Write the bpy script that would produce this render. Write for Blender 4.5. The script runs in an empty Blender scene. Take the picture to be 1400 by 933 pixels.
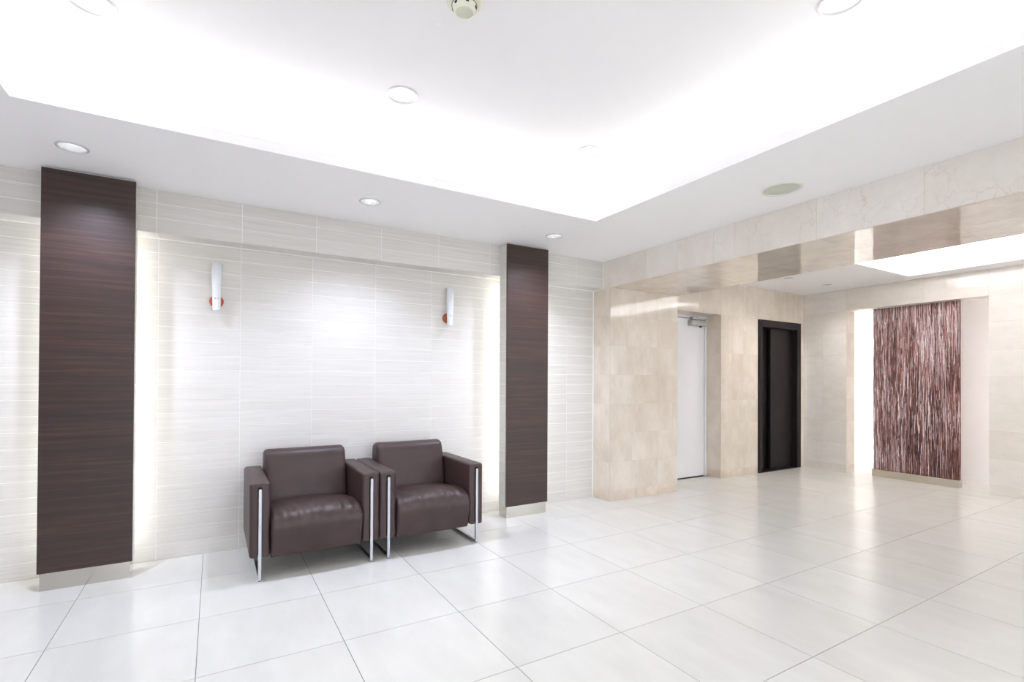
import bpy, bmesh, math, random
from mathutils import Matrix, Vector, noise
random.seed(11)
S = bpy.context.scene
COL = S.collection

# ------------------------------------------------------------------ camera
H = 1.245
cam_d = bpy.data.cameras.new('camera')
cam = bpy.data.objects.new('camera', cam_d); COL.objects.link(cam)
cam_d.sensor_fit = 'HORIZONTAL'; cam_d.sensor_width = 36.0
cam_d.lens = 36.0 * 686.935 / 1400.0
cam_d.shift_y = (514.853 - 466.5) / 1400.0
cam_d.clip_start = 0.05
right = Vector((0.860451, -0.50951, 0.004925)); down = Vector((0.007993, 0.003833, -0.999961)); fwd = Vector((0.509471, 0.860456, 0.007371))
m3 = Matrix((right, -down, -fwd)).transposed()
cam.matrix_world = Matrix.Translation((0, 0, H)) @ m3.to_4x4()
S.camera = cam

# ------------------------------------------------------------------ world, exposure
w = bpy.data.worlds.new('world'); S.world = w; w.use_nodes = True
w.node_tree.nodes['Background'].inputs[0].default_value = (0.89, 0.93, 1, 1)
w.node_tree.nodes['Background'].inputs[1].default_value = 2.7        # overcast daylight, enters through the unseen glazing added behind the camera and at left
S.view_settings.view_transform = 'Standard'; S.view_settings.look = 'None'
S.view_settings.gamma = 1.0; S.view_settings.use_curve_mapping = False
S.view_settings.exposure = 0.35
S.cycles.max_bounces = 14; S.cycles.diffuse_bounces = 7; S.cycles.glossy_bounces = 5

# lamp strengths (the lamps themselves are built with their fittings below)
COVE = 7.6          # led tubes in the tray cove of the lounge
COVE_LOBBY = 165.0    # led tubes in the tray of the lift lobby
STRIP = 6.4         # led strips behind the dark pilasters
NICHE = 17.0         # led tubes in the niche
SPOT = 72.0         # recessed downlights, watts
SPOT_TRAY = 6.0
SPOT_LOBBY = 26.0

# ------------------------------------------------------------------ helpers
def srgb(r, g, b):
    f = lambda c: (c / 255 / 12.92) if c / 255 <= 0.04045 else ((c / 255 + 0.055) / 1.055) ** 2.4
    return (f(r), f(g), f(b), 1)

class NT:
    def __init__(self, name):
        self.m = bpy.data.materials.new(name); self.m.use_nodes = True
        self.t = self.m.node_tree; self.b = self.t.nodes['Principled BSDF']
    def n(self, typ, **kw):
        nd = self.t.nodes.new(typ)
        for k, v in kw.items():
            if k in nd.inputs: nd.inputs[k].default_value = v
            else: setattr(nd, k, v)
        return nd
    def l(self, a, b): self.t.links.new(a, b)
    def pos(self, scale=(1, 1, 1), per_object=0.0):
        g = self.n('ShaderNodeNewGeometry')
        out = g.outputs['Position']
        if per_object:
            oi = self.n('ShaderNodeObjectInfo')
            mu = self.n('ShaderNodeVectorMath', operation='SCALE'); mu.inputs[0].default_value = (7.3, 11.1, 5.7)
            self.l(oi.outputs['Random'], mu.inputs['Scale'])
            ad = self.n('ShaderNodeVectorMath', operation='ADD'); self.l(out, ad.inputs[0]); self.l(mu.outputs[0], ad.inputs[1]); out = ad.outputs[0]
        mp = self.n('ShaderNodeMapping'); mp.inputs['Scale'].default_value = scale
        self.l(out, mp.inputs['Vector']); return mp.outputs[0]
    def noise(self, vec, scale, detail=4, rough=0.55):
        t = self.n('ShaderNodeTexNoise'); t.inputs['Scale'].default_value = scale; t.inputs['Detail'].default_value = detail; t.inputs['Roughness'].default_value = rough
        self.l(vec, t.inputs['Vector']); return t.outputs['Fac']
    def ramp(self, fac, stops):
        r = self.n('ShaderNodeValToRGB'); e = r.color_ramp.elements
        while len(e) < len(stops): e.new(0.5)
        for x, (p, c) in zip(e, stops): x.position = p; x.color = c
        self.l(fac, r.inputs['Fac']); return r.outputs['Color']
    def mix(self, fac, a, b, mode='MIX'):
        mx = self.n('ShaderNodeMix', data_type='RGBA', blend_type=mode)
        for sock, v in ((mx.inputs[0], fac), (mx.inputs[6], a), (mx.inputs[7], b)):
            if hasattr(v, 'links'): self.l(v, sock)
            else: sock.default_value = v
        return mx.outputs[2]
    def bump(self, h, strength=0.2, dist=0.01):
        b = self.n('ShaderNodeBump'); b.inputs['Strength'].default_value = strength; b.inputs['Distance'].default_value = dist
        self.l(h, b.inputs['Height']); self.l(b.outputs[0], self.b.inputs['Normal'])
    def done(self, color=None, rough=0.5, metal=0.0, spec=0.5, ior=1.5):
        if color is not None:
            if hasattr(color, 'links'): self.l(color, self.b.inputs['Base Color'])
            else: self.b.inputs['Base Color'].default_value = color
        self.b.inputs['Roughness'].default_value = rough; self.b.inputs['Metallic'].default_value = metal
        self.b.inputs['Specular IOR Level'].default_value = spec; self.b.inputs['IOR'].default_value = ior
        return self.m

def plain(name, c, rough=0.5, metal=0.0, spec=0.5, grain=0.03):
    k = NT(name)
    f = k.noise(k.pos(), 9, 3)
    lo = tuple(x * (1 - grain) for x in c[:3]) + (1,); hi = tuple(min(1, x * (1 + grain)) for x in c[:3]) + (1,)
    return k.done(k.ramp(f, [(0.3, lo), (0.7, hi)]), rough, metal, spec)

def emit(name, c, s):
    m = bpy.data.materials.new(name); m.use_nodes = True; t = m.node_tree
    t.nodes.remove(t.nodes['Principled BSDF']); e = t.nodes.new('ShaderNodeEmission')
    e.inputs[0].default_value = c; e.inputs[1].default_value = s
    t.links.new(e.outputs[0], t.nodes['Material Output'].inputs[0]); return m

def mesh_obj(name, bm, mat, parent=None, smooth=False):
    bmesh.ops.recalc_face_normals(bm, faces=bm.faces)
    me = bpy.data.meshes.new(name); bm.to_mesh(me); bm.free()
    if mat: me.materials.append(mat)
    if smooth:
        for p in me.polygons: p.use_smooth = True
    o = bpy.data.objects.new(name, me); COL.objects.link(o)
    if parent: o.parent = parent
    return o

def link_mesh(name, me, parent, loc):
    o = bpy.data.objects.new(name, me); COL.objects.link(o); o.parent = parent; o.location = loc; return o

def empty(name, loc, label=None, cat=None, group=None, kind=None):
    o = bpy.data.objects.new(name, None); COL.objects.link(o); o.location = loc; o.empty_display_size = 0.05
    tag(o, label, cat, group, kind); return o

def tag(o, label=None, cat=None, group=None, kind=None):
    if label: o['label'] = label
    if cat: o['category'] = cat
    if group: o['group'] = group
    if kind: o['kind'] = kind
    return o

def box(bm, a, b):
    x0, y0, z0 = a; x1, y1, z1 = b
    v = [bm.verts.new(p) for p in ((x0,y0,z0),(x1,y0,z0),(x1,y1,z0),(x0,y1,z0),(x0,y0,z1),(x1,y0,z1),(x1,y1,z1),(x0,y1,z1))]
    for f in ((0,3,2,1),(4,5,6,7),(0,1,5,4),(1,2,6,5),(2,3,7,6),(3,0,4,7)): bm.faces.new([v[i] for i in f])
    return v

def bxo(name, a, b, mat, parent=None, bevel=0.0, seg=2):
    bm = bmesh.new(); box(bm, a, b)
    if bevel: bmesh.ops.bevel(bm, geom=bm.edges[:], offset=bevel, segments=seg, profile=0.5, affect='EDGES')
    return mesh_obj(name, bm, mat, parent)

def lathe(bm, prof, n=32, center=(0,0,0), cap0=False, cap1=False, a0=0.0, a1=2*math.pi):
    full = abs(a1 - a0 - 2*math.pi) < 1e-6
    m = n if full else n + 1
    rings = []
    for r, z in prof:
        rings.append([bm.verts.new((center[0] + r*math.cos(a0+(a1-a0)*i/n), center[1] + r*math.sin(a0+(a1-a0)*i/n), center[2] + z)) for i in range(m)])
    for A, B in zip(rings, rings[1:]):
        for i in range(n):
            j = (i+1) % m
            bm.faces.new((A[i], A[j], B[j], B[i]))
    if cap0: bm.faces.new(list(reversed(rings[0])))
    if cap1: bm.faces.new(rings[-1])
    return rings

_cache = {}
def piece(name, a, b, mat, parent):
    """a cheap box piece sharing mesh data with pieces of the same size; placed in the parent's space (parents of pieces sit at the origin)"""
    d = tuple(round(b[i]-a[i], 4) for i in range(3)); key = (name, d, mat.name)
    if key not in _cache:
        bm = bmesh.new(); box(bm, tuple(-x/2 for x in d), tuple(x/2 for x in d))
        bmesh.ops.recalc_face_normals(bm, faces=bm.faces)
        me = bpy.data.meshes.new(name); bm.to_mesh(me); bm.free(); me.materials.append(mat); _cache[key] = me
    return link_mesh(name, _cache[key], parent, tuple((a[i]+b[i])/2 for i in range(3)))

# ------------------------------------------------------------------ materials
def mat_floor_tile():
    k = NT('floor_porcelain'); v = k.pos((1,1,1), 1)
    n1 = k.noise(k.pos((2.2,0.8,1), 1), 3.0, 6, 0.6)
    c = k.ramp(n1, [(0.3, srgb(216,215,209)), (0.7, srgb(224,223,218))])
    oi = k.n('ShaderNodeObjectInfo')
    tone = k.ramp(oi.outputs['Random'], [(0.0, (0.965,0.965,0.965,1)), (1.0, (1,1,1,1))])
    c = k.mix(1.0, c, tone, 'MULTIPLY')
    k.bump(k.noise(v, 40, 3), 0.02, 0.002)
    return k.done(c, 0.2, 0, 0.5)
M_FLOOR = mat_floor_tile()
M_GROUT_DARK = plain('floor_grout', srgb(120,118,112), 0.9)

def mat_wall_tile():
    k = NT('streaked_wall_tile')
    n1 = k.noise(k.pos((1.3,1.3,60), 1), 1.6, 6, 0.65)
    c = k.ramp(n1, [(0.25, srgb(206,203,195)), (0.5, srgb(217,214,209)), (0.75, srgb(226,224,220))])
    oi = k.n('ShaderNodeObjectInfo')
    c = k.mix(1.0, c, k.ramp(oi.outputs['Random'], [(0.0, (0.97,0.967,0.962,1)), (1.0, (1,1,1,1))]), 'MULTIPLY')
    k.bump(n1, 0.15, 0.003)
    return k.done(c, 0.35, 0, 0.4)
M_TILE = mat_wall_tile()
M_GROUT_WHITE = plain('white_grout', srgb(242,241,238), 0.8)

def mat_marble(name, lo, hi, vein, rough, streak=(1,1,1), tonelo=0.9, vs=0.25):
    k = NT(name)
    v = k.pos(streak, 1)
    n1 = k.noise(v, 4.2, 9, 0.68)
    base = k.ramp(n1, [(0.28, lo), (0.5, tuple((a+b)/2 for a, b in zip(lo, hi))), (0.72, hi)])
    # thin veins: the ridge of a warped noise
    p0 = k.pos((1,1,1), 1)
    wn = k.n('ShaderNodeTexNoise'); wn.inputs['Scale'].default_value = 5.0; wn.inputs['Detail'].default_value = 5; k.l(p0, wn.inputs['Vector'])
    ws = k.n('ShaderNodeVectorMath', operation='SCALE'); ws.inputs['Scale'].default_value = 0.22; k.l(wn.outputs['Color'], ws.inputs[0])
    wa = k.n('ShaderNodeVectorMath', operation='ADD'); k.l(p0, wa.inputs[0]); k.l(ws.outputs[0], wa.inputs[1])
    vo = k.n('ShaderNodeTexVoronoi', feature='DISTANCE_TO_EDGE'); vo.inputs['Scale'].default_value = 8.5; k.l(wa.outputs[0], vo.inputs['Vector'])
    vm = k.ramp(vo.outputs['Distance'], [(0.0, (vs,vs,vs,1)), (0.03, (0,0,0,1))])
    mk = k.ramp(k.noise(p0, 3.0, 3), [(0.42, (0,0,0,1)), (0.62, (1,1,1,1))])
    vm = k.mix(1.0, vm, mk, 'MULTIPLY')
    c = k.mix(vm, base, vein)
    oi = k.n('ShaderNodeObjectInfo')
    c = k.mix(1.0, c, k.ramp(oi.outputs['Random'], [(0.0, (tonelo,tonelo*0.985,tonelo*0.965,1)), (1.0, (1,1,1,1))]), 'MULTIPLY')
    return k.done(c, rough, 0, 0.5, 1.62)
M_MARBLE = mat_marble('cream_marble', srgb(207,195,180), srgb(231,223,212), srgb(192,178,160), 0.05, (1,1,0.5), 0.955)
M_MARBLE_PALE = mat_marble('pale_marble', srgb(222,215,208), srgb(235,230,224), srgb(196,180,166), 0.1, (1,1,0.8), 0.94, 0.42)
M_MARBLE_GREY = mat_marble('greige_marble', srgb(224,218,211), srgb(237,232,226), srgb(208,199,188), 0.12, (1,1,2.2), 0.94, 0.12)
def mat_base():
    m = M_MARBLE.copy(); m.name = 'stained_base_marble'; t = m.node_tree; b = t.nodes['Principled BSDF']
    src = b.inputs['Base Color'].links[0].from_socket
    g_ = t.nodes.new('ShaderNodeNewGeometry'); nz = t.nodes.new('ShaderNodeTexNoise'); nz.inputs['Scale'].default_value = 9; nz.inputs['Detail'].default_value = 6
    t.links.new(g_.outputs['Position'], nz.inputs['Vector'])
    rp = t.nodes.new('ShaderNodeValToRGB'); rp.color_ramp.elements[0].position = 0.35; rp.color_ramp.elements[0].color = (0.98, 0.96, 0.94, 1); rp.color_ramp.elements[1].position = 0.65; rp.color_ramp.elements[1].color = (0.87, 0.82, 0.76, 1)
    t.links.new(nz.outputs['Fac'], rp.inputs['Fac'])
    mx = t.nodes.new('ShaderNodeMix'); mx.data_type = 'RGBA'; mx.blend_type = 'MULTIPLY'; mx.inputs[0].default_value = 1.0
    t.links.new(src, mx.inputs[6]); t.links.new(rp.outputs['Color'], mx.inputs[7]); t.links.new(mx.outputs[2], b.inputs['Base Color'])
    b.inputs['Roughness'].default_value = 0.3
    return m
M_BASE = mat_base()
M_POLISHED = M_MARBLE.copy(); M_POLISHED.name = 'mirror_polished_marble'
M_POLISHED.node_tree.nodes['Principled BSDF'].inputs['Roughness'].default_value = 0.012
M_POLISHED.node_tree.nodes['Principled BSDF'].inputs['IOR'].default_value = 1.85
M_JOINT = plain('marble_joint', srgb(200,190,176), 0.8)

M_PAINT = plain('white_paint', srgb(240,240,240), 0.85, 0, 0.2, 0.006)
M_PAINT_CEIL = plain('ceiling_paint', srgb(247,246,247), 0.9, 0, 0.1, 0.004)

def mat_wood():
    k = NT('dark_wenge_laminate')
    n1 = k.noise(k.pos((1.1,1.1,42), 0), 1.7, 7, 0.66)
    n2 = k.noise(k.pos((0.35,0.35,5.5), 0), 1.4, 4, 0.5)
    c = k.ramp(n1, [(0.25, srgb(38,26,24)), (0.5, srgb(55,38,33)), (0.75, srgb(78,55,45))])
    c = k.mix(1.0, c, k.ramp(n2, [(0.3, (0.78,0.78,0.80,1)), (0.7, (1.16,1.08,1.0,1))]), 'MULTIPLY')
    k.bump(n1, 0.12, 0.002)
    return k.done(c, 0.4, 0, 0.55)
M_WOOD = mat_wood()
def mat_steel():
    k = NT('brushed_steel'); n1 = k.noise(k.pos((3,3,120)), 2, 4)
    k.bump(n1, 0.02, 0.001)
    return k.done(srgb(205,200,192), 0.16, 1.0)
M_STEEL = mat_steel()
M_BRUSHED = plain('satin_steel', srgb(205,197,186), 0.24, 1.0)
M_CHROME = plain('chrome', srgb(190,191,197), 0.14, 1.0)
def mat_leather():
    k = NT('brown_leather'); v = k.pos((1,1,1))
    n1 = k.noise(v, 6, 4); c = k.ramp(n1, [(0.3, srgb(55,38,36)), (0.7, srgb(67,48,46))])
    vo = k.n('ShaderNodeTexVoronoi'); vo.inputs['Scale'].default_value = 420; k.l(v, vo.inputs['Vector'])
    k.bump(vo.outputs['Distance'], 0.12, 0.001)
    return k.done(c, 0.43, 0, 0.5)
M_LEATHER = mat_leather()
M_SLOT = plain('slot_black', srgb(26,24,24), 0.6)
M_RUBBER = plain('rubber', srgb(40,40,42), 0.7)
M_LIFT = plain('dark_brown_steel', srgb(27,22,23), 0.42, 0, 0.2, 0.04)
M_DOOR = plain('white_enamel', srgb(232,231,233), 0.45, 0, 0.4, 0.01)
M_CLOSER = plain('grey_closer', srgb(176,176,172), 0.35, 0.6)
M_WHITEPLASTIC = plain('white_plastic', srgb(240,240,238), 0.4)
M_TRIM = plain('downlight_trim', srgb(214,214,216), 0.35, 0.3)
M_CREAM = plain('cream_plastic', srgb(226,226,208), 0.45)
M_GRILLE = plain('grey_green_grille', srgb(203,206,192), 0.6)
M_OPAL = plain('opal_glass', srgb(238,240,246), 0.25)
M_COPPER = plain('copper_plate', srgb(176,92,62), 0.32, 0.55)
M_REFLECTOR = plain('reflector', srgb(235,235,235), 0.25, 0.7)
E_COVE = emit('cove_led', (1.0, 0.985, 0.97, 1), COVE)
E_LOBBY = emit('lobby_cove_led', (1.0, 0.985, 0.965, 1), COVE_LOBBY)
E_STRIP = emit('pilaster_led', (1.0, 0.985, 0.965, 1), STRIP)
E_NICHE = emit('niche_led', (1.0, 0.975, 0.98, 1), NICHE)
E_NICHE2 = emit('niche_led_soft', (1.0, 0.955, 0.965, 1), NICHE*0.8)
E_LAMP = emit('downlight_lamp', (0.95, 0.97, 1.0, 1), 4.5)
E_LAMP_DIM = emit('downlight_lamp_dim', (1, 0.97, 0.92, 1), 0.6)

def mat_glass():
    m = bpy.data.materials.new('clear_glazing'); m.use_nodes = True; t = m.node_tree; t.nodes.remove(t.nodes['Principled BSDF'])
    a = t.nodes.new('ShaderNodeBsdfTransparent'); b = t.nodes.new('ShaderNodeBsdfGlossy'); b.inputs['Roughness'].default_value = 0.02
    f = t.nodes.new('ShaderNodeFresnel'); f.inputs['IOR'].default_value = 1.45; x = t.nodes.new('ShaderNodeMixShader')
    t.links.new(f.outputs[0], x.inputs[0]); t.links.new(a.outputs[0], x.inputs[1]); t.links.new(b.outputs[0], x.inputs[2]); t.links.new(x.outputs[0], t.nodes['Material Output'].inputs[0]); return m
M_GLASS = mat_glass()

# ------------------------------------------------------------------ dimensions
XL, XR = -1.72, 3.50            # lounge side walls / beam face
YB, YF, YN = 4.20, 4.04, -2.40  # tiled wall, bulkhead face, wall behind the camera
ZC, ZS, ZL = 2.487, 2.207, 2.515   # lounge ceiling, bulkhead / beam underside, lobby ceiling
XB = 4.50                       # far edge of the beam and of the marble pier
YP, YA = 4.17, 3.93             # lobby wall, face of the pier
XF = 7.45                       # far wall
ZT = 2.80                       # tray ceiling
ZTOP = 3.05

# ------------------------------------------------------------------ floor
floor = bxo('floor', (XL-0.1, YN-0.1, -0.12), (8.4, 4.6, -0.0015), M_GROUT_DARK); tag(floor, kind='structure')
px, py, gx, gy, gap = 0.599, 0.6015, 0.5405, 1.8665, 0.0032
for i in range(-4, 14):
    for j in range(-8, 5):
        x0, x1 = gx + i*px, gx + (i+1)*px; y0, y1 = gy + j*py, gy + (j+1)*py
        x0 = max(x0, XL); x1 = min(x1, 8.2); y0 = max(y0, YN); y1 = min(y1, 4.38 if x0 > 4.4 else 4.2)
        if x1 - x0 < 0.02 or y1 - y0 < 0.02: continue
        piece('floor_tile', (x0+gap/2, y0+gap/2, -0.012), (x1-gap/2, y1-gap/2, 0.0), M_FLOOR, floor)

# ------------------------------------------------------------------ tiled wall behind the armchairs
wall_back = bxo('wall_back', (XL, YB+0.0015, 0), (XR, 4.45, ZTOP), M_GROUT_WHITE); tag(wall_back, kind='structure')
g = 0.0042
tx = [XL] + [-0.336 + 0.4975*k for k in range(-2, 8)] + [XR]
tx = sorted(x for x in tx if XL <= x <= XR)
for k in range(22):
    for x0, x1 in zip(tx, tx[1:]):
        piece('wall_tile', (x0+g/2, YB, 0.1003*k+g/2), (x1-g/2, YB+0.008, 0.1003*(k+1)-g/2), M_TILE, wall_back)
# projecting bulkhead over it
bulk = bxo('trim_1', (XL, YF+0.0015, ZS+0.002), (XR, YB, ZTOP), M_GROUT_WHITE); tag(bulk, kind='structure')
for z0, z1 in ((ZS, ZS+0.097), (ZS+0.097, ZS+0.193), (ZS+0.193, ZC)):
    for x0, x1 in zip(tx, tx[1:]):
        piece('wall_tile', (x0+g/2, YF, z0+(0 if z0 == ZS else g/2)), (x1-g/2, YF+0.008, z1-g/2), M_TILE, bulk)
for x0, x1 in zip(tx, tx[1:]):
    piece('underside_tile', (x0+g/2, YF+0.010, ZS), (x1-g/2, YB-0.004, ZS+0.006), M_TILE, bulk)

for nm, a, b in (('seal_strip', (XL, YB-0.007, ZS-0.007), (XR-0.007, YB, ZS)), ('seal_strip', (XR-0.007, YB-0.007, 0.0), (XR, YB, ZS))):
    bxo(nm, a, b, M_GROUT_WHITE, wall_back)
for a, b in (((XR-0.007, YF-0.005, ZS), (XR, YF, ZC)), ((XR-0.007, YF, ZS-0.006), (XR, YB-0.007, ZS))):
    bxo('seal_strip', a, b, M_GROUT_WHITE, bulk)
# side and rear walls of the lounge (outside the frame)
VY0, VY1, VZ = -2.2, 1.7, 2.3
bm = bmesh.new()
box(bm, (XL-0.1, YN, 0), (XL, VY0, ZTOP)); box(bm, (XL-0.1, VY1, 0), (XL, 4.45, ZTOP)); box(bm, (XL-0.1, VY0, VZ), (XL, VY1, ZTOP))
tag(mesh_obj('wall_left', bm, M_PAINT), kind='structure')
added_window_2 = tag(empty('added_window_2', (XL-0.05, (VY0+VY1)/2, 0)), kind='structure')  # glazed opening out of view, added so daylight fills the room
for q in range(4):
    ym = VY0 + (VY1-VY0)*q/3 - (VY0+VY1)/2
    bxo('mullion', (-0.04, ym-0.025, 0), (0.04, ym+0.025, VZ), M_STEEL, added_window_2)
    if q < 3: bxo('pane', (-0.004, ym+0.025, 0.01), (0.004, ym+(VY1-VY0)/3-0.025, VZ), M_GLASS, added_window_2)
pl = bpy.data.lights.new('window_portal', 'AREA'); pl.shape = 'RECTANGLE'; pl.size = VY1-VY0; pl.size_y = VZ; pl.cycles.is_portal = True
po = bpy.data.objects.new('window_portal', pl); COL.objects.link(po); po.location = (XL-0.12, (VY0+VY1)/2, VZ/2); po.rotation_euler = (math.radians(90), 0, math.radians(-90))
WX0, WX1, WZ = -1.2, 6.9, 2.42
bm = bmesh.new()
box(bm, (XL-0.1, YN-0.1, 0), (WX0, YN, ZTOP)); box(bm, (WX1, YN-0.1, 0), (8.4, YN, ZTOP)); box(bm, (WX0, YN-0.1, WZ), (WX1, YN, ZTOP))
tag(mesh_obj('wall_front', bm, M_PAINT), kind='structure')
added_window_1 = tag(empty('added_window_1', ((WX0+WX1)/2, YN-0.05, 0)), kind='structure')  # rear glazing, unseen, put in as a source of fill daylight
wc = (WX0+WX1)/2
for q in range(7):
    xm = WX0 + (WX1-WX0)*q/6 - wc
    bxo('mullion', (xm-0.025, -0.04, 0), (xm+0.025, 0.04, WZ), M_STEEL, added_window_1)
    if q < 6: bxo('pane', (xm+0.025, -0.004, 0.01), (xm+(WX1-WX0)/6-0.025, 0.004, WZ), M_GLASS, added_window_1)
bm = bmesh.new(); box(bm, (-10, -14, -0.15), (14, YN-0.1, -0.03)); box(bm, (-10, YN-0.1, -0.15), (XL-0.1, 6, -0.03))
tag(mesh_obj('ground', bm, plain('pavement', srgb(205,203,198), 0.9)), kind='structure')
pl = bpy.data.lights.new('window_portal', 'AREA'); pl.shape = 'RECTANGLE'; pl.size = WX1-WX0; pl.size_y = WZ; pl.cycles.is_portal = True
po = bpy.data.objects.new('window_portal', pl); COL.objects.link(po); po.location = (wc, YN-0.12, WZ/2); po.rotation_euler = (math.radians(90), 0, 0)

# ------------------------------------------------------------------ marble: pier and beam between lounge and lobby
jn = 0.0022
def slab_x(parent, x, ys, zs, mat, sgn=-1):       # slabs on a plane x = const that faces sgn
    for y0, y1 in ys:
        for z0, z1 in zs:
            a, b = (x, x+0.010) if sgn < 0 else (x-0.010, x)
            piece('marble_slab', (a, y0+jn/2, z0+jn/2), (b, y1-jn/2, z1-jn/2), mat, parent)
def slab_y(parent, y, xs, zs, mat):               # slabs facing -y
    for x0, x1 in xs:
        for z0, z1 in zs:
            piece('marble_slab', (x0+jn/2, y, z0+jn/2), (x1-jn/2, y+0.010, z1-jn/2), mat, parent)
def pairs(l): return list(zip(l, l[1:]))
rows = [0, 0.1, 0.4, 0.7, 1.0, 1.305, 1.605, 1.91, ZS]
e = 0.001
pier = bxo('wall_pier', (XR+e, YA+e, 0), (XB-e, YP+0.35, ZTOP), M_JOINT); tag(pier, kind='structure')
for r, (z0, z1) in enumerate(pairs(rows)):
    br = {0: [XR, 3.85, 4.19, XB], 1: [XR, 3.85, 4.19, XB], 2: [XR, 3.80, 4.19, XB], 3: [XR, 3.85, 4.42, XB], 4: [XR, 3.85, 4.19, XB],
          5: [XR, 4.02, XB], 6: [XR, 3.72, 4.19, XB], 7: [XR, 3.85, 4.19, XB]}[r]
    mt = M_BASE if r == 0 else M_MARBLE
    slab_y(pier, YA, pairs(br), [(z0, z1)], mt)
    slab_x(pier, XR, [(YA+0.0105, YB)], [(z0, z1)], mt)

beam = bxo('trim_2', (XR+e, YN, ZS+e), (XB-e, YA, ZTOP), M_JOINT); tag(beam, kind='structure')
by = [YN, -1.73, -1.13, -0.53, 0.07, 0.67, 1.273, 1.873, 2.495, 2.69, 3.06, 3.44, 3.66, YF]
slab_x(beam, XR, pairs(by), [(ZS, ZC+0.02)], M_MARBLE_PALE)
sy = [YN, -1.73, -1.13, -0.53, 0.07, 0.67, 1.273, 1.873, 2.473, 3.073, 3.66, YA]
for y0, y1 in pairs(sy):
    for x0, x1 in ((XR+0.0105, 4.0), (4.0, XB)):
        piece('soffit_slab', (x0+0.002, y0+0.002, ZS), (x1-0.002, y1-0.002, ZS+0.01), M_POLISHED, beam)
slab_x(beam, XB, pairs([YN, -1.2, 0.0, 1.2, 2.4, YA]), [(ZS, ZL+0.02)], M_MARBLE, +1)

# ------------------------------------------------------------------ lobby wall with the white door and the lift
DX0, DX1, DZ, DY = 4.72, 5.575, 2.095, 4.38
LX0, LX1, LZ = 6.35, 7.345, 2.087
bm = bmesh.new()
def lw(a, b): box(bm, a, b)
lw((XB, YP+e, 0), (DX0, 4.6, ZTOP)); lw((DX0, YP+e, DZ+e), (DX1+e, 4.6, ZTOP)); lw((DX1+e, YP+e, 0), (LX0+e, 4.6, ZTOP))
lw((LX0+e, YP+e, LZ), (LX1-e, 4.6, ZTOP)); lw((LX1-e, YP+e, 0), (XF+0.02, 4.6, ZTOP))
lw((XB, 4.6, 0), (XF+0.02, 4.66, ZTOP))
wall_lobby = mesh_obj('wall_lobby', bm, M_JOINT); tag(wall_lobby, kind='structure')
rl = [0, 0.1, 0.4, 0.7, 1.0, 1.305, 1.605, 1.91, DZ]
for r, (z0, z1) in enumerate(pairs(rl)):
    br = [DX1, 5.95, LX0] if r % 2 else [DX1, 5.78, 6.1, LX0]
    if r >= 4: br = [DX1, 5.80, 6.03, LX0]
    mt = M_BASE if r == 0 else M_MARBLE
    slab_y(wall_lobby, YP, pairs(br), [(z0, z1)], mt)
    slab_y(wall_lobby, YP, [(LX1, XF)], [(z0, z1)], M_MARBLE)
    slab_x(wall_lobby, DX1, [(YP+0.0105, DY)], [(z0, z1)], mt)
slab_y(wall_lobby, YP, pairs([XB, DX0, 5.15, DX1, 6.1, 6.72, 7.2, XF]), [(DZ, ZL)], M_MARBLE)
piece('marble_slab', (DX0, YP+0.0105, DZ), (DX1, DY, DZ+0.01), M_MARBLE, wall_lobby)

# white door
door_1 = empty('door_1', ((DX0+DX1)/2, DY, 0), 'white flush door set back in a marble reveal, with a grey closer at its top', None, None, 'structure')
def local(o, p): return tuple(p[i]-o.location[i] for i in range(3))
def lbox(name, o, a, b, mat, bevel=0.0): return bxo(name, local(o, a), local(o, b), mat, o, bevel)
lbox('door_leaf', door_1, (DX0+0.045, DY+0.012, 0.012), (DX1-0.045, DY+0.052, DZ-0.045), M_DOOR, 0.002)
fr = empty('door_frame', (0, 0, 0)); fr.parent = door_1
for nm, a, b in (('jamb', (DX0, DY, 0), (DX0+0.04, DY+0.1, DZ)), ('jamb', (DX1-0.04, DY, 0), (DX1, DY+0.1, DZ)), ('head', (DX0+0.04, DY, DZ-0.04), (DX1-0.04, DY+0.1, DZ))):
    bxo(nm, local(door_1, a), local(door_1, b), M_DOOR, fr, 0.002)
lbox('door_gap_shade', door_1, (DX0, DY, -0.001), (DX1, DY+0.1, 0.004), M_SLOT)  # black strip: the shade in the gap under the leaf, put in as colour
cl = lbox('door_closer', door_1, (5.215, DY-0.055, 1.955), (5.50, DY+0.012, 2.025), M_CLOSER, 0.006)
tag(cl, 'grey metal door closer body')
bxo('closer_arm', local(door_1, (5.29, DY-0.045, 2.040)), local(door_1, (5.52, DY-0.02, 2.055)), M_CLOSER, cl, 0.002)
bxo('closer_bracket', local(door_1, (5.24, DY-0.05, 2.035)), local(door_1, (5.34, DY, 2.068)), M_CLOSER, cl, 0.002)
bxo('closer_pivot', local(door_1, (5.40, DY-0.04, 1.938)), local(door_1, (5.425, DY-0.015, 1.956)), M_SLOT, cl)
hd = lbox('door_handle', door_1, (DX0+0.075, DY-0.008, 0.93), (DX0+0.115, DY+0.012, 1.07), M_STEEL, 0.003)
bxo('lever', local(door_1, (DX0+0.085, DY-0.055, 1.0)), local(door_1, (DX0+0.21, DY-0.035, 1.02)), M_STEEL, hd, 0.004)
bxo('spindle', local(door_1, (DX0+0.085, DY-0.05, 1.0)), local(door_1, (DX0+0.105, DY-0.005, 1.02)), M_STEEL, hd)

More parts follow.
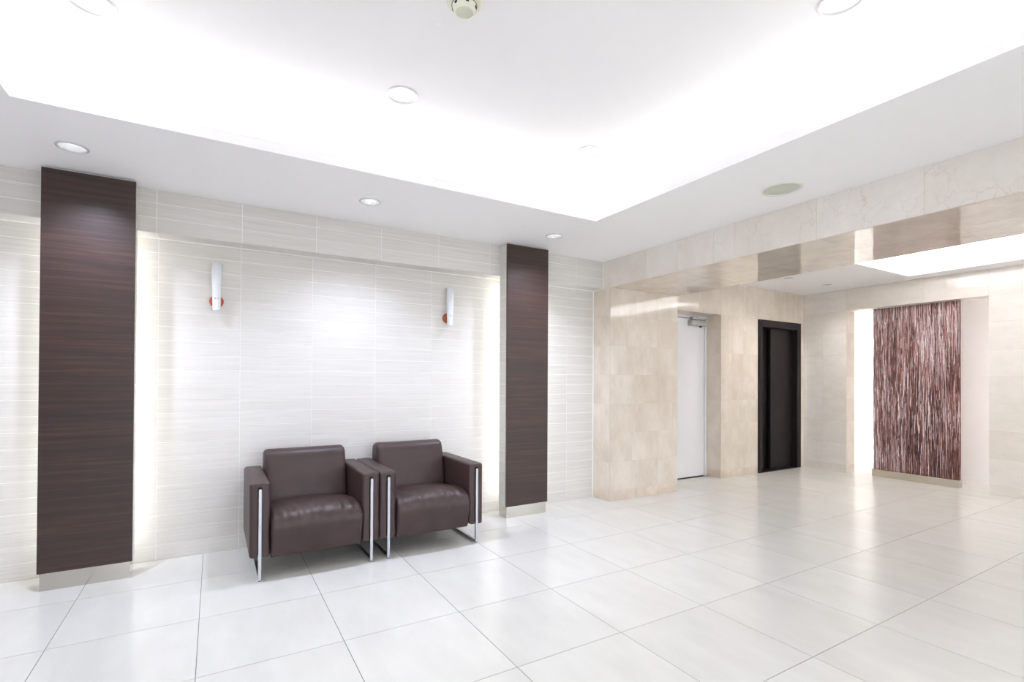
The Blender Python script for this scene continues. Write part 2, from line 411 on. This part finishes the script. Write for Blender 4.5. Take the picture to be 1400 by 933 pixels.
# lift
door_2 = empty('door_2', ((LX0+LX1)/2, YP, 0), 'dark brown lift doors in a dark steel surround, next to the far corner', None, None, 'structure')
fr = empty('lift_surround', (0, 0, 0)); fr.parent = door_2
FY0, FY1 = YP-0.022, YP+0.17
for nm, a, b in (('jamb', (LX0, FY0, 0), (LX0+0.072, FY1, LZ)), ('jamb', (LX1-0.10, FY0, 0), (LX1, FY1, LZ)), ('head', (LX0+0.072, FY0, LZ-0.098), (LX1-0.10, FY1, LZ))):
    bxo(nm, local(door_2, a), local(door_2, b), M_LIFT, fr, 0.002)
lbox('lift_panel', door_2, (LX0+0.072, YP+0.135, 0.012), (6.80, YP+0.165, LZ-0.098), M_LIFT, 0.002)
lbox('lift_panel', door_2, (6.735, YP+0.06, 0.012), (LX1-0.10, YP+0.10, LZ-0.098), M_LIFT, 0.002)
lbox('lift_sill', door_2, (LX0+0.03, YP-0.02, -0.0), (LX1-0.03, YP+0.17, 0.006), M_LIFT)
lbox('shaft_back', door_2, (LX0+0.072, YP+0.17, 0), (LX1-0.1, YP+0.18, LZ-0.09), M_SLOT)

# ------------------------------------------------------------------ far wall with the niche
NY0, NY1, NZ, NX1 = 2.118, 3.591, 2.218, 7.67     # opening and jamb depth
NXB, NYA, NYC = 8.12, 1.55, 3.98                  # back and sides of the niche behind
wall_right = tag(bxo('wall_right', (XF+e, NY1+e, 0), (NX1, 4.6, ZTOP), M_JOINT), kind='structure')
wall_over = tag(bxo('wall_right', (XF+e, NY0-e, NZ+e), (NX1, NY1+e, ZTOP), M_JOINT), kind='structure')
wall_near = tag(bxo('wall_right', (XF+e, YN, 0), (NX1, NY0-e, ZTOP), M_JOINT), kind='structure')
rf = [0, 0.1, 0.4, 0.705, 1.01, 1.31, 1.61, 1.92, NZ]
for r, (z0, z1) in enumerate(pairs(rf)):
    slab_x(wall_right, XF, [(NY1, 3.90), (3.90, YP)], [(z0, z1)], M_MARBLE_GREY)
    off = (r % 2) * 0.3
    yy = [NY0] + [1.82 - off - 0.6*k for k in range(0, 7)] + [YN]
    yy = [y for y in yy if y >= YN]
    slab_x(wall_near, XF, [(b, a) for a, b in pairs(yy) if a-b > 0.01], [(z0, z1)], M_MARBLE_GREY)
    piece('marble_slab', (XF+0.0105, NY1, z0+jn/2), (NX1, NY1+0.01, z1-jn/2), M_MARBLE, wall_right)
slab_x(wall_near, XF, pairs([YN, -1.2, -0.6, 0.0, 0.6, 1.22, 1.85, NY0]), [(NZ, ZL)], M_MARBLE_GREY)
slab_x(wall_right, XF, [(NY1, 3.90), (3.90, YP)], [(NZ, ZL)], M_MARBLE_GREY)
slab_x(wall_over, XF, pairs([NY0, 2.72, 3.3, NY1]), [(NZ, ZL)], M_MARBLE_GREY)
piece('marble_slab', (XF+0.0105, NY0, NZ), (NX1, NY1, NZ+0.01), M_MARBLE_GREY, wall_over)
bm = bmesh.new()
box(bm, (NXB, NYA, 0), (NXB+0.08, NYC, 2.6)); box(bm, (NX1, NYA-0.08, 0), (NXB+0.08, NYA, 2.6)); box(bm, (NX1, NYC, 0), (NXB+0.08, NYC+0.08, 2.6)); box(bm, (NX1, NYA-0.08, 2.5), (NXB+0.08, NYC+0.08, 2.6))
niche = mesh_obj('wall_niche', bm, M_PAINT); tag(niche, kind='structure')
for y0, z0, z1 in ((3.80, 0.05, 2.4), (1.62, 0.05, 2.4)):
    bxo('niche_light', (NX1+0.01, y0, z0), (NX1+0.035, y0+0.03, z1), E_NICHE if y0 > 3 else E_NICHE2, niche)
tag(bxo('baseboard_niche', (NXB-0.012, NYA, 0), (NXB, NYC, 0.06), M_PAINT), kind='structure')

# ------------------------------------------------------------------ ceilings
def sheet(bm, z, rect, holes_rect, holes_round, n=28):
    x0, y0, x1, y1 = rect; ed = []
    def loop(pts):
        v = [bm.verts.new((p[0], p[1], z)) for p in pts]
        for i in range(len(v)): ed.append(bm.edges.new((v[i], v[(i+1) % len(v)])))
    loop([(x0,y0),(x1,y0),(x1,y1),(x0,y1)])
    for a in holes_rect: loop([(a[0],a[1]),(a[2],a[1]),(a[2],a[3]),(a[0],a[3])])
    for cx, cy, r in holes_round: loop([(cx+r*math.cos(2*math.pi*i/n), cy+r*math.sin(2*math.pi*i/n)) for i in range(n)])
    bmesh.ops.triangle_fill(bm, use_beauty=True, edges=ed)
def vwall(bm, rect, z0, z1):
    x0, y0, x1, y1 = rect
    p = [(x0,y0),(x1,y0),(x1,y1),(x0,y1)]
    for i in range(4):
        a, b = p[i], p[(i+1) % 4]
        bm.faces.new([bm.verts.new(q) for q in ((a[0],a[1],z0),(b[0],b[1],z0),(b[0],b[1],z1),(a[0],a[1],z1))])
def ledge(bm, inner, outer, z):
    a = inner; b = outer
    for q in (((b[0],b[1]),(b[2],b[1]),(a[2],a[1]),(a[0],a[1])), ((b[2],b[1]),(b[2],b[3]),(a[2],a[3]),(a[2],a[1])),
              ((b[2],b[3]),(b[0],b[3]),(a[0],a[3]),(a[2],a[3])), ((b[0],b[3]),(b[0],b[1]),(a[0],a[1]),(a[0],a[3]))):
        bm.faces.new([bm.verts.new((x, y, z)) for x, y in q])

def trough(bm, t, tw, z, zt):       # lip, its top, the light trough behind it and the side of the recess
    t2 = (t[0]-0.02, t[1]-0.02, t[2]+0.02, t[3]+0.02)
    vwall(bm, t, z, z+0.062); ledge(bm, t, t2, z+0.062); vwall(bm, t2, z+0.012, z+0.062); ledge(bm, t2, tw, z+0.012); vwall(bm, tw, z+0.012, zt)
TR = (-0.789, -0.89, 2.549, 3.032); TW = (TR[0]-0.2, TR[1]-0.2, TR[2]+0.2, TR[3]+0.2)
DL_MAIN = [(-0.668, 3.527), (0.925, 3.52), (2.505, 3.527)]
DL_TRAY = [(-0.452, 2.67), (0.87, 2.66), (2.177, 2.66), (2.185, 1.07)]
DL_LOBBY = [(6.05, 3.58), (6.90, 3.56)]
R_DL, R_DLT, R_DLL = 0.062, 0.075, 0.05
bm = bmesh.new()
sheet(bm, ZC, (XL, YN, XR, YF), [TR], [(x, y, R_DL) for x, y in DL_MAIN])
trough(bm, TR, TW, ZC, ZT)
bmesh.ops.remove_doubles(bm, verts=bm.verts, dist=1e-5)
ceiling = mesh_obj('ceiling', bm, M_PAINT_CEIL); tag(ceiling, kind='structure')
bm = bmesh.new(); sheet(bm, ZT, TW, [], [(x, y, R_DLT) for x, y in DL_TRAY])
mesh_obj('tray_ceiling', bm, M_PAINT_CEIL, ceiling)
def cove(parent, t, z, off, mat, s=0.028):
    x0, y0, x1, y1 = t[0]-off, t[1]-off, t[2]+off, t[3]+off
    for a, b in (((x0, y1-s, z), (x1, y1, z+s)), ((x0, y0, z), (x1, y0+s, z+s)), ((x0, y0+s, z), (x0+s, y1-s, z+s)), ((x1-s, y0+s, z), (x1, y1-s, z+s))):
        bxo('cove_light', a, b, mat, parent)
cove(ceiling, TR, ZC+0.013, 0.16, E_COVE)

TL = (5.906, -0.5, 7.15, 2.762); TLW = (TL[0]-0.17, TL[1]-0.17, TL[2]+0.17, TL[3]+0.17)
bm = bmesh.new()
sheet(bm, ZL, (XB, YN, XF, YP), [TL], [(x, y, R_DLL) for x, y in DL_LOBBY])
trough(bm, TL, TLW, ZL, 2.78)
bmesh.ops.remove_doubles(bm, verts=bm.verts, dist=1e-5)
ceil2 = mesh_obj('ceiling', bm, M_PAINT_CEIL); tag(ceil2, kind='structure')
bm = bmesh.new(); sheet(bm, 2.78, TLW, [], [])
mesh_obj('tray_ceiling', bm, M_PAINT_CEIL, ceil2)
cove(ceil2, TL, ZL+0.013, 0.135, E_LOBBY)
tag(bxo('light_block_slab', (XL-0.1, YN-0.1, ZTOP), (8.4, 4.7, ZTOP+0.1), M_PAINT), kind='structure')  # unseen cover over the rooms, added to keep sky light out

# ------------------------------------------------------------------ recessed downlights
def downlight(x, y, z, r, label, group, lamp, watts, color, spot_deg=128, blend=1.0):
    t = empty('downlight', (x, y, z), label, 'downlight', group)
    bm = bmesh.new(); lathe(bm, [(r*0.97, 0.004), (r*0.99, -0.004), (r*1.05, -0.006), (r*1.16, -0.004), (r*1.18, 0.0)], 40); mesh_obj('trim_ring', bm, M_TRIM, t, True)
    bm = bmesh.new(); lathe(bm, [(r*0.985, 0.0), (r*0.93, 0.02), (r*0.74, 0.07), (r*0.55, 0.095)], 40); mesh_obj('reflector', bm, M_REFLECTOR, t, True)
    bm = bmesh.new(); lathe(bm, [(0.001, 0.03), (r*0.2, 0.032), (r*0.42, 0.05), (r*0.55, 0.092)], 28); mesh_obj('lamp', bm, lamp, t, True)
    ld = bpy.data.lights.new('downlight_beam', 'SPOT'); ld.energy = watts; ld.color = color; ld.spot_size = math.radians(spot_deg); ld.spot_blend = blend; ld.shadow_soft_size = r*0.5
    lo = bpy.data.objects.new('downlight_beam', ld); COL.objects.link(lo); lo.parent = t; lo.location = (0, 0, -0.004)
    return t
cool = (0.74, 0.80, 1.0)
for (x, y), lb in zip(DL_MAIN, ('round recessed downlight in the low ceiling just before the left dark wood pilaster',
                                'round recessed downlight in the low ceiling above the two armchairs',
                                'round recessed downlight in the low ceiling beside the right dark wood pilaster')):
    downlight(x, y, ZC, R_DL, lb, 'downlights in the low ceiling along the tiled wall', E_LAMP, SPOT*(0.92 if abs(x-0.925) < 0.1 else 1.05), cool)
for (x, y), lb in zip(DL_TRAY, ('white downlight in the raised ceiling tray, cut by the top edge, far left',
                                'white downlight in the raised ceiling tray, middle of its back row of three',
                                'white downlight in the raised ceiling tray, near its back right corner',
                                'white downlight in the raised ceiling tray, cut by the top edge, far right')):
    downlight(x, y, ZT, R_DLT, lb, 'downlights in the raised ceiling tray', E_LAMP, SPOT_TRAY, (0.95, 0.97, 1))
for (x, y), lb in zip(DL_LOBBY, ('small dim downlight in the lift lobby ceiling, left of the pair',
                                 'small dim downlight in the lift lobby ceiling, right of the pair')):
    downlight(x, y, ZL, R_DLL, lb, 'downlights in the lift lobby ceiling', E_LAMP_DIM, SPOT_LOBBY, (1, 0.96, 0.9))

# ceiling speaker
sp = empty('ceiling_speaker', (3.13, 1.892, ZC), 'round grey-green ceiling speaker in the low ceiling in front of the marble beam', 'speaker')
bm = bmesh.new(); lathe(bm, [(0.10, -0.004), (0.104, -0.010), (0.118, -0.009), (0.124, 0.0)], 48); mesh_obj('rim', bm, plain('speaker_rim', srgb(226,227,218), 0.5), sp, True)
bm = bmesh.new(); lathe(bm, [(0.001, -0.010), (0.06, -0.009), (0.101, -0.006)], 48); mesh_obj('grille', bm, M_GRILLE, sp, True)

# smoke detector, tray centre
sd = empty('smoke_detector', (0.872, 1.872, ZT), 'cream round smoke detector at the top edge of the photo in the raised ceiling tray', 'smoke detector')
bm = bmesh.new(); lathe(bm, [(0.072, 0.0), (0.072, -0.008), (0.066, -0.014), (0.052, -0.016)], 40); mesh_obj('base_ring', bm, M_CREAM, sd, True)
bm = bmesh.new(); lathe(bm, [(0.050, -0.010), (0.050, -0.018), (0.046, -0.034), (0.036, -0.044)], 40); mesh_obj('housing', bm, M_CREAM, sd, True)
bm = bmesh.new(); lathe(bm, [(0.036, -0.043), (0.028, -0.050), (0.0005, -0.052)], 40); mesh_obj('sensor_cap', bm, plain('sensor_cap', srgb(208,210,190), 0.5), sd, True)
bm = bmesh.new(); lathe(bm, [(0.0525, -0.0165), (0.0505, -0.0175)], 40); mesh_obj('seam', bm, M_SLOT, sd)
for k in range(6):
    a = k*math.pi/3 + 0.35
    bm = bmesh.new(); box(bm, (-0.0025, -0.006, -0.004), (0.0025, 0.006, 0.004))
    bmesh.ops.rotate(bm, verts=bm.verts, cent=(0,0,0), matrix=Matrix.Rotation(a, 3, 'Z')); bmesh.ops.translate(bm, verts=bm.verts, vec=(0.0475*math.cos(a), 0.0475*math.sin(a), -0.026))
    mesh_obj('vent_slot', bm, M_SLOT, sd)
pin = empty('ceiling_pin', (0.834, 2.045, ZT), 'tiny white indicator stud on the tray ceiling beside the smoke detector', 'ceiling stud')
bm = bmesh.new(); lathe(bm, [(0.009, 0.0), (0.008, -0.004), (0.0005, -0.005)], 16); mesh_obj('stud', bm, M_WHITEPLASTIC, pin, True)

# ------------------------------------------------------------------ dark wood pilasters with light behind
def pilaster(x0, label):
    x1 = x0 + 0.444; xc = (x0+x1)/2
    t = empty('pilaster', (xc, 3.985, 0), label, 'pilaster', 'dark wood pilasters on the tiled wall')
    L = lambda nm, a, b, m, bv=0.0, par=None: bxo(nm, (a[0]-xc, a[1]-3.985, a[2]), (b[0]-xc, b[1]-3.985, b[2]), m, par or t, bv)
    L('core', (x0+0.012, 3.922, 0.1), (x1-0.012, 4.05, ZC-0.001), M_GROUT_WHITE)
    L('wood_panel', (x0, 3.90, 0.105), (x1, 3.921, 2.474), M_WOOD, 0.0015)
    for xs in (x0+0.006, x1-0.006):
        s = 1 if xs > xc else -1
        L('edge_trim', (xs-0.003, 3.9215, 0.105), (xs+0.003, 3.929, 2.468), M_STEEL)
        a, b = (xs-0.012, xs-0.006+0.006)
        if s < 0: a, b = xs, xs+0.012
        for k in range(24):
            z0 = 0.1003*(k+1); z1 = min(z0+0.1003, ZC-0.002)
            if k == 23 and z1-z0 < 0.01: continue
            p = piece('side_tile', (a-xc, 3.930-3.985, z0+0.002), (b-xc, 4.052-3.985, z1-0.002), M_TILE, t)
    L('plinth', (x0+0.010, 3.915, 0.0), (x1-0.010, 4.056, 0.1), M_STEEL)
    for s in (-1, 1):
        xe = xc + s*(0.222-0.075)
        L('led_strip', (xe-0.012, 4.056, 0.12), (xe+0.012, 4.075, 2.17), E_STRIP)
    return t
pilaster(-0.8765, 'dark wood panelled pilaster left of the armchairs, on a steel plinth')
pilaster(2.258, 'dark wood panelled pilaster right of the armchairs, on a steel plinth')

# ------------------------------------------------------------------ wall sconces
def sconce(x, label):
    t = empty('wall_sconce', (x, YB, 1.80), label, 'wall lamp', 'pair of white wall sconces above the armchairs')
    bm = bmesh.new(); lathe(bm, [(0.0005, 0.020), (0.030, 0.020), (0.042, 0.016), (0.045, 0.008), (0.045, 0.0)], 40)
    bmesh.ops.rotate(bm, verts=bm.verts, cent=(0,0,0), matrix=Matrix.Rotation(math.pi/2, 3, 'X'))
    mesh_obj('backplate', bm, M_COPPER, t, True)
    bm = bmesh.new()                                    # tapered opal half-cone, open at the top, standing off the wall
    lathe(bm, [(0.0005, -0.072), (0.0235, -0.072), (0.0245, -0.066), (0.029, 0.08), (0.0365, 0.262), (0.0335, 0.262), (0.0255, 0.07), (0.021, -0.062)], 32, (0, -0.062, 0))
    sh = mesh_obj('shade', bm, M_OPAL, t, True)
    bm = bmesh.new(); lathe(bm, [(0.010, 0.0), (0.010, 0.045)], 16, (0, 0, 0), True, True)
    bmesh.ops.rotate(bm, verts=bm.verts, cent=(0,0,0), matrix=Matrix.Rotation(math.pi/2, 3, 'X')); mesh_obj('bracket', bm, M_CHROME, t, True)
    for dx, mt in ((-0.011, M_SLOT), (-0.005, M_SLOT), (0.009, M_COPPER)):  # plain dots for small coloured marks of unknown kind
        bm = bmesh.new(); lathe(bm, [(0.0005, 0.002), (0.0028, 0.0015), (0.0032, 0.0)], 12)
        bmesh.ops.rotate(bm, verts=bm.verts, cent=(0,0,0), matrix=Matrix.Rotation(math.pi/2, 3, 'X')); bmesh.ops.translate(bm, verts=bm.verts, vec=(dx, -0.062-math.sqrt(0.0265**2-dx*dx)+0.0006, 0.012))
        mesh_obj('mark_dot', bm, mt, sh)
    return t
sconce(0.008, 'white tapered wall sconce on a copper disc, left one above the armchairs')
sconce(1.803, 'white tapered wall sconce on a copper disc, right one near the right pilaster')

# ------------------------------------------------------------------ armchairs
def pillow(bm, prof, x0, x1, r, n_end=6, n_mid=26, f=None):
    """sweep a closed (y, z) profile along x, rounding it in at both ends by radius r"""
    cy = sum(p[0] for p in prof)/len(prof); cz = sum(p[1] for p in prof)/len(prof)
    N = len(prof)
    nrm = []
    for i in range(N):
        a, b = prof[i-1], prof[(i+1) % N]
        tyy, tz = b[0]-a[0], b[1]-a[1]; ln = math.hypot(tyy, tz) or 1
        nn = (tz/ln, -tyy/ln)
        if nn[0]*(prof[i][0]-cy) + nn[1]*(prof[i][1]-cz) < 0: nn = (-nn[0], -nn[1])
        nrm.append(nn)
    xs = []
    for i in range(n_end+1):
        th = math.pi/2*i/n_end; xs.append((x0 + r*(1-math.sin(th)), r*(1-math.cos(th))))
    xs.reverse(); xs = [(x0 + r*(1-math.cos(math.pi/2*i/n_end)), r*(1-math.sin(math.pi/2*i/n_end))) for i in range(n_end+1)]
    mid = [(x0+r+(x1-x0-2*r)*i/n_mid, 0.0) for i in range(1, n_mid)]
    end = [(x1-(q[0]-x0), q[1]) for q in reversed(xs)]
    rings = []
    for x, ins in xs + mid + end:
        ring = []
        for (y, z), nn in zip(prof, nrm):
            py, pz = y-nn[0]*ins, z-nn[1]*ins
            if f: py, pz = f(x, py, pz)
            ring.append(bm.verts.new((x, py, pz)))
        rings.append(ring)
    for A, B in zip(rings, rings[1:]):
        for i in range(N): bm.faces.new((A[i], A[(i+1) % N], B[(i+1) % N], B[i]))
    bm.faces.new(rings[0]); bm.faces.new(list(reversed(rings[-1])))

def spline(pts, n):
    """closed Catmull-Rom through pts"""
    out = []; N = len(pts)
    for i in range(N):
        p0, p1, p2, p3 = pts[i-1], pts[i], pts[(i+1) % N], pts[(i+2) % N]
        for k in range(n):
            t = k/n
            out.append(tuple(0.5*((2*p1[c]) + (-p0[c]+p2[c])*t + (2*p0[c]-5*p1[c]+4*p2[c]-p3[c])*t*t + (-p0[c]+3*p1[c]-3*p2[c]+p3[c])*t**3) for c in (0, 1)))
    return out

def make_chair(name, x, label, seed):
    t = empty(name, (x, 3.46, 0), label, 'armchair', 'pair of brown leather armchairs')
    # seat: waterfall front, lightly wrinkled crown
    sp_ = spline([(0.03, 0.128), (0.004, 0.14), (-0.012, 0.20), (-0.030, 0.27), (-0.034, 0.33), (-0.008, 0.382), (0.05, 0.412), (0.16, 0.420), (0.30, 0.405), (0.42, 0.392), (0.50, 0.37), (0.515, 0.26), (0.50, 0.15), (0.40, 0.128), (0.2, 0.126)], 5)
    def wr(px_, py_, pz_):
        u = px_/0.28
        crown = 0.020*(1-u*u)
        up = max(0.0, min(1.0, (pz_-0.25)/0.12))
        pz2 = pz_ + (crown-0.012)*up
        # creases fanning over the front roll
        fr_ = math.exp(-((py_-0.02)/0.10)**2) * up * max(0, 1-abs(u)**3)
        w_ = noise.noise(Vector((px_*26 + py_*4, py_*5, seed*3.1))) * 0.010 + noise.noise(Vector((px_*60, py_*9, seed))) * 0.004
        return py_ - w_*fr_*0.8, pz2 + w_*fr_ + 0.004*noise.noise(Vector((px_*6, py_*6, seed)))*up
    bm = bmesh.new(); pillow(bm, sp_, -0.281, 0.281, 0.022, 5, 60, wr); mesh_obj('seat', bm, M_LEATHER, t, True)
    # back cushion, reclined, rolled top
    bp = spline([(0.445, 0.37), (0.455, 0.45), (0.478, 0.55), (0.498, 0.635), (0.512, 0.69), (0.535, 0.722), (0.575, 0.735), (0.625, 0.730), (0.66, 0.70), (0.672, 0.6), (0.676, 0.4), (0.66, 0.25), (0.56, 0.2), (0.47, 0.25)], 4)
    def bk(px_, py_, pz_):
        u = px_/0.28
        return py_ - 0.012*(1-u*u) + 0.002*noise.noise(Vector((px_*7, pz_*7, seed+9))), pz_
    bm = bmesh.new(); pillow(bm, bp, -0.281, 0.281, 0.03, 6, 30, bk); mesh_obj('backrest', bm, M_LEATHER, t, True)
    # arms: two upholstered leaves joined over the top, a slot between them for the frame
    for s in (-1, 1):
        xi, xo = 0.284, 0.400                       # inner and outer face
        pr = [(xi, 0.142), (xi, 0.604), (xo, 0.604), (xo, 0.142), (0.354, 0.142), (0.354, 0.575), (0.330, 0.575), (0.330, 0.142)]
        bm = bmesh.new()
        f0 = [bm.verts.new((s*a, 0.0, b)) for a, b in pr]; f1 = [bm.verts.new((s*a, 0.70, b)) for a, b in pr]
        for i in range(8): bm.faces.new((f0[i], f0[(i+1) % 8], f1[(i+1) % 8], f1[i]))
        bm.faces.new(f0); bm.faces.new(list(reversed(f1)))
        rim = set()
        for fr_ in (f0, f1):
            for a, b in ((0, 1), (1, 2), (2, 3)): rim.add(bm.edges.get((fr_[a], fr_[b])))
        for a in range(4): rim.add(bm.edges.get((f0[a], f1[a])))
        bmesh.ops.bevel(bm, geom=list(rim), offset=0.020, segments=5, profile=0.5, affect='EDGES')
        bmesh.ops.recalc_face_normals(bm, faces=bm.faces)
        for ed_ in bm.edges: ed_.smooth = len(ed_.link_faces) == 2 and ed_.calc_face_angle(0) < math.radians(35)
        o = mesh_obj('armrest', bm, M_LEATHER, t, True)
        sl = bxo('slot', (s*0.342-0.0115, 0.024, 0.15), (s*0.342+0.0115, 0.66, 0.574), M_SLOT, o)
        # chrome sled frame
        c = s*0.342
        fl = bmesh.new()
        pts = []
        for k in range(9):
            a = math.pi*k/8; pts.append((c-0.0095*math.cos(a), 0.558+0.0095*math.sin(a)))
        prof = [(c-0.0095, 0.004)] + pts + [(c+0.0095, 0.004)]
        A = [fl.verts.new((a, -0.016, b)) for a, b in prof]; B = [fl.verts.new((a, 0.004, b)) for a, b in prof]
        n = len(prof)
        for i in range(n): fl.faces.new((A[i], A[(i+1) % n], B[(i+1) % n], B[i]))
        fl.faces.new(A); fl.faces.new(list(reversed(B)))
        leg = mesh_obj('leg', fl, M_CHROME, t)
        md = leg.modifiers.new('bevel', 'BEVEL'); md.width = 0.002; md.segments = 2; md.limit_method = 'ANGLE'
        bxo('foot_pad', (c-0.007, -0.013, 0.0), (c+0.007, 0.012, 0.004), M_RUBBER, leg)
        bxo('sled_runner', (c-0.0095, 0.0045, 0.004), (c+0.0095, 0.599, 0.020), M_CHROME, t, 0.002)
        rl_ = bxo('leg', (c-0.0095, 0.60, 0.004), (c+0.0095, 0.62, 0.40), M_CHROME, t, 0.002)
        bxo('foot_pad', (c-0.007, 0.60, 0.0), (c+0.007, 0.618, 0.004), M_RUBBER, rl_)
    bxo('seat_base', (-0.275, 0.02, 0.126), (0.275, 0.62, 0.16), M_SLOT, t)
    return t
make_chair('armchair', 0.590, 'left of the two dark brown leather armchairs, nearer the left pilaster', 1.0)
make_chair('armchair', 1.392, 'right of the two dark brown leather armchairs, nearer the right pilaster', 5.0)

# ------------------------------------------------------------------ strand screen in the niche
PY0, PY1, PX = 2.397, 3.306, 7.55
sc = empty('strand_screen', (PX, (PY0+PY1)/2, 0), 'tall reddish brown screen of fine vertical strands on a steel base in the niche', 'screen')
yc = (PY0+PY1)/2
bxo('base', (-0.045, PY0-yc, 0), (0.045, PY1-yc, 0.094), M_BRUSHED, sc, 0.002)
k = NT('strand_back'); n1 = k.noise(k.pos((1, 60, 2.5)), 2, 4); 
M_BACK = k.done(k.ramp(n1, [(0.3, srgb(96,58,52)), (0.7, srgb(150,108,102))]), 0.4)
bxo('panel', (0.004, PY0-yc+0.002, 0.094), (0.020, PY1-yc-0.002, 2.214), M_BACK, sc)
k = NT('strand_fibre'); at = k.n('ShaderNodeAttribute'); at.attribute_name = 'tint'
M_STRAND = k.done(at.outputs['Color'], 0.3)
random.seed(5)
verts, faces, cols = [], [], []
pal = [((56,32,30), 2.4), ((92,52,42), 3.2), ((122,72,57), 3.2), ((148,104,94), 2.8), ((182,148,148), 2.0), ((222,202,206), 2.4), ((250,244,247), 2.2)]
wsum = sum(q[1] for q in pal)
def pick(b):
    x = random.random()*wsum
    for i, (c, wgt) in enumerate(pal):
        x -= wgt
        if x <= 0: break
    i = min(len(pal)-1, max(0, int(round(i + b))))
    return srgb(*pal[i][0])
NS = 6200
for q in range(NS):
    y = random.uniform(PY0+0.004, PY1-0.004); ln = random.choice((0.08, 0.14, 0.22, 0.4)) * random.uniform(0.7, 1.4)
    zc = random.uniform(0.10, 2.21); wdt = random.uniform(0.0024, 0.0066); tilt = random.gauss(0, 0.012)
    z0, z1 = max(0.095, zc-ln/2), min(2.212, zc+ln/2)
    if z1-z0 < 0.04: continue
    b = 2.6*noise.noise(Vector((y*5, zc*1.5, 2.2))) + random.gauss(0, 0.5)
    c = pick(b); x0 = -random.uniform(0.001, 0.009); base = len(verts)
    zs_ = [z0, (z0+z1)/2, z1]; bow = random.gauss(0, 0.003)
    for i, z in enumerate(zs_):
        yy = y + tilt*(z-zc) + (bow if i == 1 else 0); yy = min(PY1-0.003, max(PY0+0.003, yy)); hw = wdt/2*(0.6 if i != 1 else 1)
        verts += [(x0, yy-hw-yc, z), (x0-0.002, yy-yc, z), (x0, yy+hw-yc, z)]
    for i in range(2):
        a = base+3*i
        faces += [(a, a+1, a+4, a+3), (a+1, a+2, a+5, a+4)]; cols += [c, c]
me = bpy.data.meshes.new('strands'); me.from_pydata(verts, [], faces); me.materials.append(M_STRAND)
ca = me.color_attributes.new('tint', 'FLOAT_COLOR', 'CORNER')
buf = []
for p in me.polygons:
    for _ in p.loop_indices: buf.extend(cols[p.index])
ca.data.foreach_set('color', buf)
so = bpy.data.objects.new('strands', me); COL.objects.link(so); so.parent = sc; so['kind'] = 'stuff'
